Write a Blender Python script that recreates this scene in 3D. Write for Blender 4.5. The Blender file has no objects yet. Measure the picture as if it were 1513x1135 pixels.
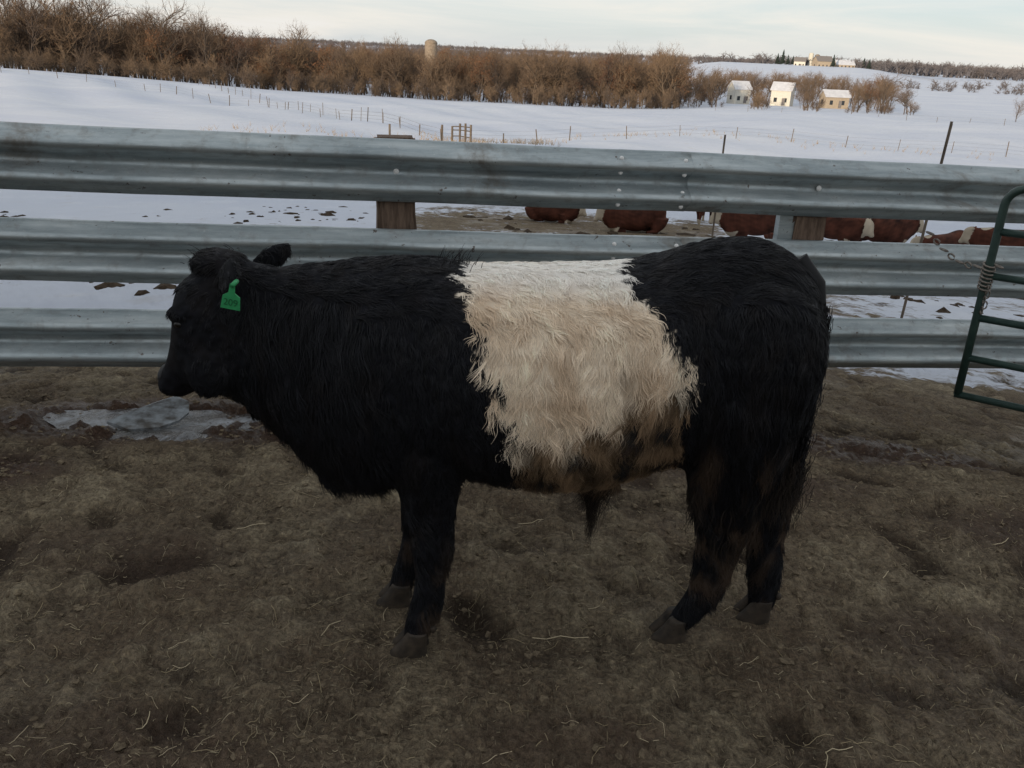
import bpy, math, random
import numpy as np
from mathutils import Vector, Matrix, kdtree, noise as mn
random.seed(7); rng=np.random.default_rng(7)
SC=bpy.context.scene; COL=SC.collection
SC.view_settings.view_transform='Standard'; SC.view_settings.look='None'; SC.view_settings.exposure=0

# ------------------------------------------------------------ helpers
def empty(name,loc=(0,0,0)):
    o=bpy.data.objects.new(name,None); o.location=loc; COL.objects.link(o); o.empty_display_size=.2; return o
def link(o,parent=None):
    COL.objects.link(o)
    if parent is not None:
        o.parent=parent; o.matrix_parent_inverse=Matrix.Translation(parent.location).inverted()
    return o
def mk(name,V,F,mat=None,parent=None,smooth=False,col=None):
    me=bpy.data.meshes.new(name); me.from_pydata([tuple(v) for v in V],[],F); me.update()
    if smooth: me.polygons.foreach_set('use_smooth',[True]*len(me.polygons))
    if mat: me.materials.append(mat)
    if col is not None: setcol(me,col)
    return link(bpy.data.objects.new(name,me),parent)
def setcol(me,col):
    a=me.color_attributes.new('fcol','FLOAT_COLOR','POINT')
    c=np.ones((len(me.vertices),4),np.float32); c[:,:3]=col; a.data.foreach_set('color',c.ravel())
def mat(name,rough=.8,spec=.3,metal=0):
    m=bpy.data.materials.new(name); m.use_nodes=True; b=m.node_tree.nodes['Principled BSDF']
    b.inputs['Roughness'].default_value=rough; b.inputs['Specular IOR Level'].default_value=spec; b.inputs['Metallic'].default_value=metal
    return m,m.node_tree,b
def N(nt,t,**k):
    n=nt.nodes.new(t)
    for a,v in k.items():
        if a in ('operation','blend_type','data_type','noise_dimensions','feature','attribute_name','attribute_type'): setattr(n,a,v)
        else: n.inputs[a].default_value=v
    return n
def pos(nt): return nt.nodes.new('ShaderNodeNewGeometry').outputs['Position']
def objc(nt): return nt.nodes.new('ShaderNodeTexCoord').outputs['Object']
def nz(nt,src,scale,detail=6,rough=.6,dist=0,stretch=None,rot=0):
    n=N(nt,'ShaderNodeTexNoise'); n.inputs['Scale'].default_value=scale; n.inputs['Detail'].default_value=detail
    n.inputs['Roughness'].default_value=rough; n.inputs['Distortion'].default_value=dist
    if stretch:
        mp=nt.nodes.new('ShaderNodeMapping'); mp.inputs['Scale'].default_value=stretch; mp.inputs['Rotation'].default_value=(0,0,rot); nt.links.new(src,mp.inputs[0]); src=mp.outputs[0]
    nt.links.new(src,n.inputs['Vector']); return n.outputs['Fac']
def ramp(nt,src,stops):
    r=nt.nodes.new('ShaderNodeValToRGB'); e=r.color_ramp.elements
    while len(e)<len(stops): e.new(.5)
    for i,(p,c) in enumerate(stops):
        e[i].position=p; e[i].color=(c,c,c,1) if isinstance(c,(int,float)) else (*c,1)
    nt.links.new(src,r.inputs[0]); return r.outputs[0]
def mix(nt,f,a,b,bt='MIX'):
    n=nt.nodes.new('ShaderNodeMix'); n.data_type='RGBA'; n.blend_type=bt
    for s,v in ((n.inputs[0],f),(n.inputs[6],a),(n.inputs[7],b)):
        if hasattr(v,'is_linked'): nt.links.new(v,s)
        elif isinstance(v,(int,float)): s.default_value=v if s==n.inputs[0] else (v,v,v,1)
        else: s.default_value=(*v,1)
    return n.outputs[2]
def math_(nt,op,a,b=None,clamp=False):
    n=nt.nodes.new('ShaderNodeMath'); n.operation=op; n.use_clamp=clamp
    for i,v in enumerate((a,b)):
        if v is None: continue
        if isinstance(v,(int,float)): n.inputs[i].default_value=v
        else: nt.links.new(v,n.inputs[i])
    return n.outputs[0]
def bump(nt,b,h,strength=.5,dist=.02):
    n=nt.nodes.new('ShaderNodeBump'); n.inputs['Strength'].default_value=strength; n.inputs['Distance'].default_value=dist
    nt.links.new(h,n.inputs['Height']); nt.links.new(n.outputs[0],b.inputs['Normal'])
def simple(name,c1,c2,scale,rough=.8,spec=.3,metal=0,bs=.3,bd=.01,stretch=None,obj=True):
    m,nt,b=mat(name,rough,spec,metal); s=objc(nt) if obj else pos(nt)
    f=nz(nt,s,scale,stretch=stretch); nt.links.new(ramp(nt,f,[(.3,c1),(.7,c2)]),b.inputs['Base Color'])
    if bs: bump(nt,b,f,bs,bd)
    return m
def attrmat(name,rough=.8,spec=.3):
    m,nt,b=mat(name,rough,spec); a=N(nt,'ShaderNodeAttribute',attribute_name='fcol'); nt.links.new(a.outputs['Color'],b.inputs['Base Color']); return m

def tube(V,F,pts,radii,n=8,cap=True):
    base=len(V); P=[Vector(p) for p in pts]
    if isinstance(radii,(int,float)): radii=[radii]*len(P)
    ref=None
    for i,p in enumerate(P):
        d=(P[min(i+1,len(P)-1)]-P[max(i-1,0)]).normalized()
        if ref is None: ref=Vector((0,0,1)) if abs(d.z)<.9 else Vector((1,0,0))
        a=d.cross(ref).normalized(); b=d.cross(a).normalized()
        for k in range(n):
            t=2*math.pi*k/n; V.append(p+(a*math.cos(t)+b*math.sin(t))*radii[i])
    for i in range(len(P)-1):
        for k in range(n):
            F.append((base+i*n+k,base+i*n+(k+1)%n,base+(i+1)*n+(k+1)%n,base+(i+1)*n+k))
    if cap: F.append(tuple(base+k for k in range(n))[::-1]); F.append(tuple(base+(len(P)-1)*n+k for k in range(n)))
def box(V,F,c,s,rz=0,jit=0):
    b=len(V); cz,sz=math.cos(rz),math.sin(rz)
    for i in range(8):
        x=(s[0]/2)*(1 if i&1 else -1); y=(s[1]/2)*(1 if i&2 else -1); z=(s[2]/2)*(1 if i&4 else -1)
        V.append(Vector((c[0]+x*cz-y*sz+random.uniform(-jit,jit),c[1]+x*sz+y*cz+random.uniform(-jit,jit),c[2]+z+random.uniform(-jit,jit))))
    for f in ((0,2,3,1),(4,5,7,6),(0,1,5,4),(2,6,7,3),(0,4,6,2),(1,3,7,5)): F.append(tuple(b+i for i in f))

# ------------------------------------------------------------ terrain profile
CA=[-32,-30.3,-23.5,-15.8,-5.4,5.4,13.8,22.3,32]; CE=[-1.75,-1.82,-2.19,-2.69,-2.97,-3.0,-2.6,-2.4,-2.4]
RN=np.array([.01,4.2,8,14,25,45,75,120,200,260,330,420,600,800,1100,1700,2500,3500,7000.])
AZ=np.linspace(-180,180,361); LR=np.linspace(math.log(.5),math.log(7000),500)
def sst(a,b,x): t=np.clip((x-a)/(b-a),0,1); return t*t*(3-2*t)
TAB=np.zeros((len(AZ),len(LR)))
for i,a in enumerate(AZ):
    c=1.7+200*math.tan(math.radians(np.interp(a,CA,CE)))
    left=np.array([0,0,-.7,-1.7,-3.2,-4.5,-5.4,-5.4*.55+c*.45-.2,c,c-3,max(c-6,-14),-14,-9,-9,-8,-3,4,8,10])
    right=np.array([0,0,-.7,-1.7,-3.2,-4.5,-5.4,-5.4*.55+c*.45-.2,c,c-2.5,-11.0,-10.0,-6,5.0,-4,0,6,8,10])
    r2=np.array([0,0,-.7,-1.7,-3.2,-4.5,-5.4,-5.4*.55+c*.45-.2,c,c-2.5,-11.0,-10.5,-8,-4,0,2,6,8,10])
    w=sst(8,12,a); w2=sst(20,24,a)
    z=(left*(1-w)+right*w)*(1-w2)+r2*w2
    k=float(sst(-.3,.5,math.cos(math.radians(a))))
    row=np.interp(np.exp(LR),RN,z)*k
    g=np.exp(-.5*(np.arange(-14,15)/5.)**2); g/=g.sum()
    TAB[i]=np.convolve(np.pad(row,14,mode='edge'),g,'valid')
def base_z(x,y):
    x=np.asarray(x,float); y=np.asarray(y,float)
    r=np.maximum(np.hypot(x,y),.5); a=(np.degrees(np.arctan2(x,y))+180); l=(np.log(r)-LR[0])/(LR[1]-LR[0])
    l=np.clip(l,0,len(LR)-1.001); a=np.clip(a,0,359.999); i=a.astype(int); j=l.astype(int); fa=a-i; fl=l-j
    z=TAB[i,j]*(1-fa)*(1-fl)+TAB[i+1,j]*fa*(1-fl)+TAB[i,j+1]*(1-fa)*fl+TAB[i+1,j+1]*fa*fl
    z=z-.017*(np.clip(x,-6,6)+2.5)*sst(3,4.3,y)*(1-sst(8,14,r))
    und=(.38*np.sin(x*.12+1.3*np.sin(y*.05))*np.sin(y*.075+.7)+.26*np.sin(x*.21-y*.11+2)+.12*np.sin(x*.41+y*.3+1.1*np.sin(x*.1)))
    z=z+und*sst(28,60,r)*(1-sst(170,205,r))
    return z
def railY(x): return 4.05+.169*(x+2.5)
def railZ(x): return 1.31-.017*(x+2.5)
PUD=[(-1.88,3.82,.36,.15,.050),(-1.45,3.86,.36,.12,.045),(-1.62,3.60,.26,.09,.035),(-1.15,3.95,.16,.06,.035)]
def detail(x,y):
    r=math.hypot(x,y)
    if r>45: return 0.
    v=Vector((x,y,0))
    amp=1 if r<8 else max(.25,1-(r-8)/20)
    a=mn.noise(v*5.3+Vector((9,3,1))); b=mn.noise(v*13+Vector((2,3,7))); b2=mn.noise(v*27+Vector((5,3,7)))
    z=.020*mn.noise(v*2.1)+.020*a+.021*(abs(b)-.2)+.016*(abs(b2)-.2)+.008*mn.noise(v*52)+.005*mn.noise(v*105)
    c=mn.noise(v*4.2+Vector((31,7,5)))
    if c<-.24: z-=(-.24-c)*.11
    c=mn.noise(v*8.1+Vector((61,17,5)))
    if c>.28: z+=(c-.28)*.08
    z*=amp
    if r<8:
        for (px,py,aa,bb,d) in PUD:
            q=((x-px)/aa)**2+((y-py)/bb)**2
            if q<2: z-=d*(1-q/2)**.7
        for hx,hy in ((-.26,2.12),(-.35,2.37),(.54,2.25),(.84,2.37)):
            q=((x-hx)**2+(y-hy)**2)/.014
            z*=1-.92*math.exp(-q)
    return z
def gz(x,y): return float(base_z(x,y))+detail(x,y)

# ------------------------------------------------------------ materials: ground
def ground_mat():
    m,nt,b=mat('pen_mud_and_snow',.9,.2); P=pos(nt)
    n1=nz(nt,P,1.5,5,.62,.5); n2=nz(nt,P,9,6,.74,.9); n3=nz(nt,P,60,4,.72,.5); n5=nz(nt,P,.8,4,.6)
    fa=nz(nt,P,22,3,.6,1.2,(1,7,1),.6); fb=nz(nt,P,22,3,.6,1.2,(7,1,1),.3)
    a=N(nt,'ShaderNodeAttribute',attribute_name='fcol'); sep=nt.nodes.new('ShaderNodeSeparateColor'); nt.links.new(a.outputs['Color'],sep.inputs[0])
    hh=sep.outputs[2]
    tone=math_(nt,'ADD',math_(nt,'MULTIPLY',n2,.66),math_(nt,'MULTIPLY',hh,.34))  # relief height feeds the tone, so low spots come out darker
    mud=ramp(nt,tone,[(.34,(.046,.032,.021)),(.45,(.112,.086,.058)),(.55,(.200,.160,.108)),(.68,(.32,.27,.185))])
    mud=mix(nt,ramp(nt,n1,[(.42,0.0),(.60,.75)]),mud,mix(nt,tone,(.038,.025,.017),(.175,.125,.083)))
    mud=mix(nt,.65,mud,ramp(nt,n3,[(.32,(.12,.11,.10)),(.5,(.5,.5,.5)),(.68,(.90,.89,.82))]),'OVERLAY')
    fib=math_(nt,'MAXIMUM',ramp(nt,fa,[(.57,0),(.68,.55)]),ramp(nt,fb,[(.57,0),(.68,.55)]))
    mud=mix(nt,fib,mud,(.31,.26,.175))
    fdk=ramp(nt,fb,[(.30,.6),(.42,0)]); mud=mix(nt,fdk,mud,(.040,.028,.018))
    hollow_shade=ramp(nt,hh,[(.20,.65),(.42,0)]); mud=mix(nt,hollow_shade,mud,(.030,.020,.013))  # shade painted into the hollows, since the even sky leaves relief weak
    s1=nz(nt,P,.05,4,.6,.5,(1,2.2,1)); s2=nz(nt,P,.9,4,.65)
    snow=mix(nt,ramp(nt,s1,[(.35,0),(.7,1)]),(.54,.58,.67),(.63,.66,.72))
    snow=mix(nt,ramp(nt,s2,[(.58,0),(.78,.4)]),snow,(.46,.43,.40))
    nn=nz(nt,P,.55,6,.72,.6); nm=nz(nt,P,3.1,5,.7,.4)
    nc=math_(nt,'ADD',math_(nt,'MULTIPLY',nn,.55),math_(nt,'MULTIPLY',nm,.45))
    k=math_(nt,'MULTIPLY',math_(nt,'SUBTRACT',sep.outputs[0],nc),14,True)
    col=mix(nt,k,snow,mud)
    wd=math_(nt,'MULTIPLY',sep.outputs[1],math_(nt,'MULTIPLY',math_(nt,'ADD',n2,.55),1.2),True)
    col=mix(nt,wd,col,mix(nt,tone,(.014,.009,.007),(.115,.066,.042))); nt.links.new(col,b.inputs['Base Color'])
    wet=ramp(nt,n5,[(.36,.50),(.46,.95)]); wet=mix(nt,wd,wet,.30); nt.links.new(wet,b.inputs['Roughness'])
    h=math_(nt,'ADD',n2,math_(nt,'MULTIPLY',n3,.55)); h=math_(nt,'ADD',h,math_(nt,'MULTIPLY',fib,.2))
    bump(nt,b,h,1.,.034)
    return m
GM=ground_mat()
rs=[.5]
while rs[-1]<7: rs.append(rs[-1]*1.006)
while rs[-1]<6800: rs.append(rs[-1]*1.028)
azs=list(np.arange(-42,42.01,.22)); azs=list(np.arange(-178,-42,4.))+azs+list(np.arange(46,180,4.))
rs=np.array(rs); azs=np.radians(np.array(azs)); na=len(azs); nr=len(rs)
RR,AA=np.meshgrid(rs,azs,indexing='ij'); X=(RR*np.sin(AA)).ravel(); Y=(RR*np.cos(AA)).ravel(); Z=base_z(X,Y); D=np.zeros(len(X))
for i in range(len(X)):
    if X[i]*X[i]+Y[i]*Y[i]<45*45: D[i]=detail(X[i],Y[i])
Z=Z+D
azd=np.degrees(np.arctan2(X,Y)); R=np.hypot(X,Y)
dfen=Y-railY(X)
mk_=np.where(R<13,.50,.47)+.17*sst(-10,-5,azd)*(1-sst(11,15,azd))+.02*sst(12,16,azd)
mk_=np.where(azd<-8,np.where(R<13,.30,.415),mk_)
mk_=mk_*(1-sst(27,40,R))+.1*sst(27,40,R)
q=sst(.9,2.1,dfen); mk_=.85*(1-q)+mk_*q
mask=np.where((dfen<.5)|(Y<1),.95,mk_)
wetm=np.zeros(len(X))
for (px,py,aa,bb,s) in ((-1.75,3.80,1.0,.36,1.),(1.95,3.98,.60,.30,1.),(-2.3,3.15,.5,.22,.8),(-.9,3.75,.45,.22,.9),(-1.0,1.6,.7,.25,.4),(1.2,3.35,.4,.16,.5),(2.2,3.0,.5,.22,.5),(.3,3.4,.6,.2,.5),(-1.4,2.6,.5,.16,.3),(1.5,2.3,.4,.18,.4),(.2,1.75,.3,.12,.4)):
    wetm=np.maximum(wetm,s*np.clip(1.3-((X-px)/aa)**2-((Y-py)/bb)**2,0,1))
V=np.stack([X,Y,Z],1); F=[]
for i in range(nr-1):
    for j in range(na):
        j2=(j+1)%na; F.append((i*na+j,(i+1)*na+j,(i+1)*na+j2,i*na+j2))
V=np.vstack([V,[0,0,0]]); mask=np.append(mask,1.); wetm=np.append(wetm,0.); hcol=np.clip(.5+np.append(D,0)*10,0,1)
for j in range(na): F.append((len(V)-1,j,(j+1)%na))
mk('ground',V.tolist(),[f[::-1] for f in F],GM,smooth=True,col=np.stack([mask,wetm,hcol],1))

def ice_mat():
    m,nt,b=mat('dirty_ice',.18,.6); P=pos(nt); f=nz(nt,P,9,8,.7,.8)
    nt.links.new(ramp(nt,f,[(.42,(.035,.026,.02)),(.54,(.13,.13,.135)),(.68,(.38,.41,.45))]),b.inputs['Base Color'])
    nt.links.new(ramp(nt,f,[(.4,.12),(.65,.5)]),b.inputs['Roughness']); bump(nt,b,f,.6,.02); return m
IM=ice_mat()
for i,(px,py,a,bb,d) in enumerate(PUD):
    zb=float(base_z(px,py)); n=28
    Vv=[(px+a*1.2*math.cos(t)*(1+.15*math.sin(3*t+i)),py+bb*1.2*math.sin(t)*(1+.1*math.sin(5*t)),zb-.034-.0007*i) for t in [2*math.pi*k/n for k in range(n)]]
    mk('ice_puddle',Vv,[tuple(range(n))],IM)
def slab():
    pts=[(-1.93,3.70),(-1.86,3.66),(-1.80,3.63),(-1.66,3.66),(-1.60,3.74),(-1.58,3.82),(-1.62,3.93),(-1.70,3.97),(-1.76,3.93),(-1.85,3.80)]
    n=len(pts); Vv=[(x,y,-.042+.10*(y-3.6)) for x,y in pts]+[(x+.004,y,-.026+.10*(y-3.6)+.004*math.sin(x*40)) for x,y in pts]
    Ff=[tuple(range(n))[::-1],tuple(range(n,2*n))]+[(k,(k+1)%n,n+(k+1)%n,n+k) for k in range(n)]
    m,nt,b=mat('ice_slab',.3,.6); f=nz(nt,pos(nt),14,7,.65); nt.links.new(ramp(nt,f,[(.38,(.05,.045,.04)),(.65,(.24,.265,.285))]),b.inputs['Base Color']); bump(nt,b,f,.3,.01)
    mk('ice_slab',Vv,Ff,m)
slab()

def clods(name,pts,mat_,smin,smax):
    import itertools
    V=[];F=[]; ico=[]; t=(1+5**.5)/2
    for a,b in ((1,t),(1,-t),(-1,t),(-1,-t)): ico+= [Vector((0,a,b)).normalized(),Vector((a,b,0)).normalized(),Vector((b,0,a)).normalized()]
    dmin=min((ico[0]-v).length for v in ico[1:])
    faces=[f for f in itertools.combinations(range(12),3) if all((ico[p]-ico[q]).length<dmin*1.1 for p,q in itertools.combinations(f,2))]
    faces=[f if (ico[f[1]]-ico[f[0]]).cross(ico[f[2]]-ico[f[0]]).dot(ico[f[0]])>0 else f[::-1] for f in faces]
    for x,y in pts:
        s=smin+(smax-smin)*random.random()**2.5; rot=Matrix.Rotation(random.uniform(0,6),3,'Z')@Matrix.Rotation(random.uniform(-1,1),3,'X')
        z=gz(x,y); b=len(V)
        sx,sy,sz=s*random.uniform(.7,1.4),s*random.uniform(.7,1.3),s*random.uniform(.35,.6)
        for v in ico:
            w=rot@v; j=random.uniform(.6,1.35); V.append((x+w.x*sx*j,y+w.y*sy*j,z-s*.15+w.z*sz*j))
        F+= [tuple(b+i for i in f) for f in faces]
    return mk(name,V,F,mat_,smooth=False)
MC=simple('mud_clod',(.055,.040,.027),(.19,.15,.10),60,.95,.15,bs=.8,bd=.01,obj=False)
MC2=simple('manure',(.02,.013,.008),(.07,.05,.033),12,.95,.15,bs=.6,bd=.02,obj=False)
pts=[]
while len(pts)<9000:
    y=random.uniform(1.2,4.8); x=random.uniform(-3.2,3.4)
    if y<railY(x)+.4 and mn.noise(Vector((x,y,4))*1.7)>random.uniform(-.4,.5): pts.append((x,y))
clods('mud_clods',pts,MC,.002,.017)
pts=[]
while len(pts)<900:
    r=random.uniform(9,31); a=math.radians(random.uniform(-34,34)); x,y=r*math.sin(a),r*math.cos(a)
    if mn.noise(Vector((x,y,14))*.35)>random.uniform(-.2,.5): pts.append((x,y))
clods('manure_lumps',pts,MC2,.04,.22)
def straw():
    V=[];F=[];C=[]
    def piece(x,y,L,rad,a,bend,n=5,c=None):
        P=[]; aa=a; zr=random.uniform(0,.006)
        for i in range(n):
            P.append((x,y,gz(x,y)+rad+.0015+zr*random.random())); x+=math.cos(aa)*L/n; y+=math.sin(aa)*L/n; aa+=bend
        b=len(V); tube(V,F,P,rad,3,False); c=c or random.choice([(.30,.24,.145),(.24,.19,.115),(.40,.33,.22),(.18,.14,.09),(.14,.11,.07)])
        C.extend([c]*(len(V)-b))
    for k in range(17000):
        y=1.25+3.2*random.random()**1.15; x=random.uniform(-1.1,1.1)*y*.75
        if y>railY(x): continue
        if mn.noise(Vector((x,y,44))*1.3)<random.uniform(-.7,.4): continue
        piece(x,y,.008+.045*random.random()**2,random.uniform(.0005,.0011),random.uniform(0,6.3),random.uniform(-.4,.4),3,random.choice([(.25,.20,.13),(.19,.15,.10),(.12,.09,.06),(.33,.275,.18),(.06,.045,.03)]))
    for k in range(1300):
        y=random.uniform(1.25,4.3); x=random.uniform(-1.1,1.1)*y*.75
        piece(x,y,.03+.09*random.random()**2,random.uniform(.0006,.0011),random.uniform(0,6.3),random.uniform(-.35,.35))
    for x,y,L,a in ((.10,2.2,.22,.05),(-.55,2.15,.12,1.3),(.84,1.70,.12,.8),(.88,1.78,.09,.1),(-.95,1.75,.10,1.2),(1.35,2.6,.10,.8),(.05,2.9,.13,.1),(-.75,3.0,.12,2.8),(1.9,2.9,.12,.3),(-1.0,2.75,.13,.4)):
        piece(x,y,L,.0014,a,random.uniform(-.22,.22),5,(.42,.35,.23))
    mk('straw',V,F,attrmat('straw_mat',.8,.2),col=np.array(C))
straw()

# ------------------------------------------------------------ guardrail fence
def galv():
    m,nt,b=mat('galvanised_steel',.42,.5,.55); P=pos(nt)
    f=nz(nt,P,14,6,.65,.3); g=nz(nt,P,3,5,.7,.2,(.5,1,6)); h=nz(nt,P,70,3,.6); q=nz(nt,P,1.7,6,.7,.5); sp=nz(nt,P,24,4,.6)
    c=ramp(nt,g,[(.3,(.21,.25,.265)),(.5,(.33,.375,.39)),(.72,(.49,.53,.535))])
    c=mix(nt,ramp(nt,f,[(.52,0),(.72,.4)]),c,(.19,.17,.145)); c=mix(nt,ramp(nt,h,[(.64,0),(.72,.4)]),c,(.58,.60,.60))
    c=mix(nt,ramp(nt,q,[(.56,0),(.68,.65)]),c,(.14,.11,.08)); c=mix(nt,ramp(nt,sp,[(.67,0),(.71,.85)]),c,(.08,.055,.04))
    nt.links.new(c,b.inputs['Base Color']); nt.links.new(ramp(nt,f,[(.35,.34),(.7,.62)]),b.inputs['Roughness']); bump(nt,b,f,.12,.004); return m
GS=galv(); BOLT=simple('bolt_zinc',(.7,.7,.7),(.85,.85,.83),40,.5,.5,.1,bs=0)
WOOD=simple('weathered_post',(.060,.040,.030),(.22,.155,.115),9,.9,.2,stretch=(6,6,.8),bs=.8,bd=.02)
prof=[(.155,-.012),(.150,.004),(.138,.008),(.105,.066),(.095,.076),(.083,.080),(.068,.077),(.056,.066),(.024,.006),(.012,-.002),(0,-.004)]
prof=prof+[(-z,d) for z,d in prof[-2::-1]]
nrm=Vector((.169,-1,0)).normalized()
fence=empty('guardrail_fence',(0,railY(0)+.15,0))
def rail(zoff,x0,x1,name,proud=0,hs=1.):
    V=[];F=[]; n=90; th=.004
    for side in (0,1):
        for i in range(n+1):
            x=x0+(x1-x0)*i/n; wob=.006*mn.noise(Vector((x*1.1,zoff*9,0)))
            for z,d in prof:
                dd=d+.009*mn.noise(Vector((x*2.3,z*8,zoff*5)))+.004*mn.noise(Vector((x*9,z*20,zoff*5)))
                V.append(Vector((x,railY(x),railZ(x)+zoff+wob))+nrm*(dd+proud-(th if side else 0))+Vector((0,0,z*hs)))
    k=len(prof); o=(n+1)*k
    for i in range(n):
        for j in range(k-1):
            a=i*k+j; F.append((a,a+1,a+k+1,a+k)); F.append((o+a,o+a+k,o+a+k+1,o+a+1))
        F.append((i*k,(i+1)*k,o+(i+1)*k,o+i*k)); F.append((i*k+k-1,o+i*k+k-1,o+(i+1)*k+k-1,(i+1)*k+k-1))
    for i in (0,n):
        for j in range(k-1): F.append((i*k+j,o+i*k+j,o+i*k+j+1,i*k+j+1))
    return mk(name,V,F,GS,fence,smooth=True)
def bolt(x,z,proud,name='bolt',r=.012):
    V=[];F=[]; p=Vector((x,railY(x),z))+nrm*proud
    tube(V,F,[p,p+nrm*.006,p+nrm*.010],[r,r,r*.5],8); mk(name,V,F,BOLT,fence)
for k,zo in enumerate((-.155,-.600,-1.050)):
    rail(zo,-7.,.88,'rail_beam',.0095)
    rail(zo,.50,8.,'rail_beam',0)
    for bx in (.50,.84):
        for dz in (.118,.047,-.047,-.118):
            bolt(bx,railZ(bx)+zo+dz,.054,'splice_bolt',.012)
    for px in (-.63,1.62,-2.95,3.9,-5.2,6.2): bolt(px,railZ(px)+zo,.004,'post_bolt',.015)
import bmesh
for px in (-.63,1.62,-2.95,3.9,-5.2,6.2):
    ph=railZ(px)+(.005 if px==-.63 else -.09)
    bm=bmesh.new(); bmesh.ops.create_cube(bm,size=1)
    bmesh.ops.scale(bm,vec=(.20,.17,ph+.55),verts=bm.verts); bmesh.ops.bevel(bm,geom=bm.edges[:],offset=.014,segments=2,affect='EDGES')
    bmesh.ops.subdivide_edges(bm,edges=[e for e in bm.edges if abs(e.verts[0].co.z-e.verts[1].co.z)>.5],cuts=14)
    for v in bm.verts: v.co+=Vector((mn.noise(v.co*5+Vector((px,0,0))),mn.noise(v.co*5+Vector((px,9,0))),0))*.016
    me=bpy.data.meshes.new('wood_post'); bm.to_mesh(me); bm.free(); me.materials.append(WOOD)
    o=bpy.data.objects.new('wood_post',me); c=Vector((px,railY(px),0))-nrm*.11; o.location=(c.x,c.y,(ph-.55)/2); o.rotation_euler=(0,0,math.atan(.169)+.02); link(o,fence)
V=[];F=[]; c=Vector((1.49,railY(1.49),0))-nrm*.06; box(V,F,(c.x,c.y,.4),(.09,.05,1.5),math.atan(.169)); mk('steel_channel',V,F,GS,fence)
# ------------------------------------------------------------ gate
GG=simple('green_gate_paint',(.010,.028,.024),(.030,.060,.050),18,.45,.5,bs=.1,bd=.003)
gate=empty('tube_gate',(2.4,4.3,0)); gd=Vector((1,-.64,0)).normalized(); g0=Vector((2.40,4.30,0)); V=[];F=[]
L=3.0; pts=[]
for k in range(7):
    t=math.pi/2*k/6; pts.append(g0+gd*(.09-.09*math.cos(t))+Vector((0,0,1.10+.09*math.sin(t))))
frame=[g0+Vector((0,0,.091)),g0+Vector((0,0,.6))]+pts+[g0+gd*(L*.5)+Vector((0,0,1.19)),g0+gd*L+Vector((0,0,1.19))]
tube(V,F,frame,.021,10)
for z in (.09,.30,.52,.745,.97): tube(V,F,[g0+gd*(-.0 if z>.1 else -.015)+Vector((0,0,z)),g0+gd*L+Vector((0,0,z))],.019,10)
tube(V,F,[g0+gd*L+Vector((0,0,.08)),g0+gd*L+Vector((0,0,1.2))],.021,10)
for s in (1.0,2.0): tube(V,F,[g0+gd*s+Vector((0,-.022,.09)),g0+gd*s+Vector((0,-.022,1.19))],.010,6)
mk('gate_frame',V,F,GG,gate,smooth=True)
V=[];F=[]
def ringlink(c,ax,up,r1,r2,rad):
    P=[Vector(c)+ax*r1*math.cos(2*math.pi*k/10)+up*r2*math.sin(2*math.pi*k/10) for k in range(11)]; tube(V,F,P,rad,6,False)
a0=Vector((2.43,4.27,.80)); b0=Vector((2.30,railY(2.3)-.07,.86))
for k in range(9):
    t=k/8; c=a0.lerp(b0,t)+Vector((0,0,-.07*math.sin(math.pi*t))); d=(b0-a0).normalized()
    ringlink(c,d,Vector((0,0,1)) if k%2 else Vector((.5,-.8,0)).normalized(),.026,.014,.005)
for k in range(7): ringlink((2.40,4.30,.68+.02*k),Vector((1,0,0)),Vector((0,1,.3)).normalized(),.030,.030,.0055)
for k in range(5): ringlink((2.40+.01*(k%2),4.27,.68-.028*k),Vector((0,0,1)),Vector((1,0,0)) if k%2 else Vector((0,1,0)),.02,.011,.004)
mk('gate_chain',V,F,simple('rusty_chain',(.10,.08,.065),(.3,.27,.24),60,.6,.4,.4,bs=0),gate,smooth=True)

# ------------------------------------------------------------ cow
def interp_rings(R,k=4):
    R=np.array(R,float); out=[]; n=len(R)
    for i in range(n-1):
        p0,p1,p2,p3=R[max(i-1,0)],R[i],R[i+1],R[min(i+2,n-1)]
        for s in range(k):
            t=s/k; out.append(.5*((2*p1)+(-p0+p2)*t+(2*p0-5*p1+4*p2-p3)*t*t+(-p0+3*p1-3*p2+p3)*t**3))
    out.append(R[-1]); return out
def loft(V,F,rings,n=28,k=4,ex=2.0):
    rr=interp_rings(rings,k); base=len(V)
    for r in rr:
        c,u,v=Vector(r[:3]),Vector(r[3:6]),Vector(r[6:9])
        for j in range(n):
            t=2*math.pi*j/n; cc,ss=math.cos(t),math.sin(t)
            V.append(c+u*(math.copysign(abs(cc)**(2/ex),cc))+v*(math.copysign(abs(ss)**(2/ex),ss)))
    for i in range(len(rr)-1):
        for j in range(n): F.append((base+i*n+j,base+i*n+(j+1)%n,base+(i+1)*n+(j+1)%n,base+(i+1)*n+j))
    F.append(tuple(base+j for j in range(n))[::-1]); F.append(tuple(base+(len(rr)-1)*n+j for j in range(n)))
def yc(x): return 2.28+.05*x
TR=[(.842,1.08,.84,.09),(.82,1.14,.74,.15),(.77,1.20,.66,.205),(.71,1.238,.60,.235),(.64,1.256,.58,.245),(.55,1.25,.58,.255),(.45,1.222,.60,.265),(.33,1.185,.555,.285),(.17,1.168,.525,.30),(0,1.160,.53,.29),(-.14,1.158,.55,.27),(-.23,1.170,.53,.255),(-.34,1.172,.50,.235),(-.45,1.160,.495,.205),(-.53,1.148,.53,.175),(-.60,1.14,.60,.15),(-.67,1.13,.67,.13),(-.74,1.125,.71,.11)]
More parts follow.
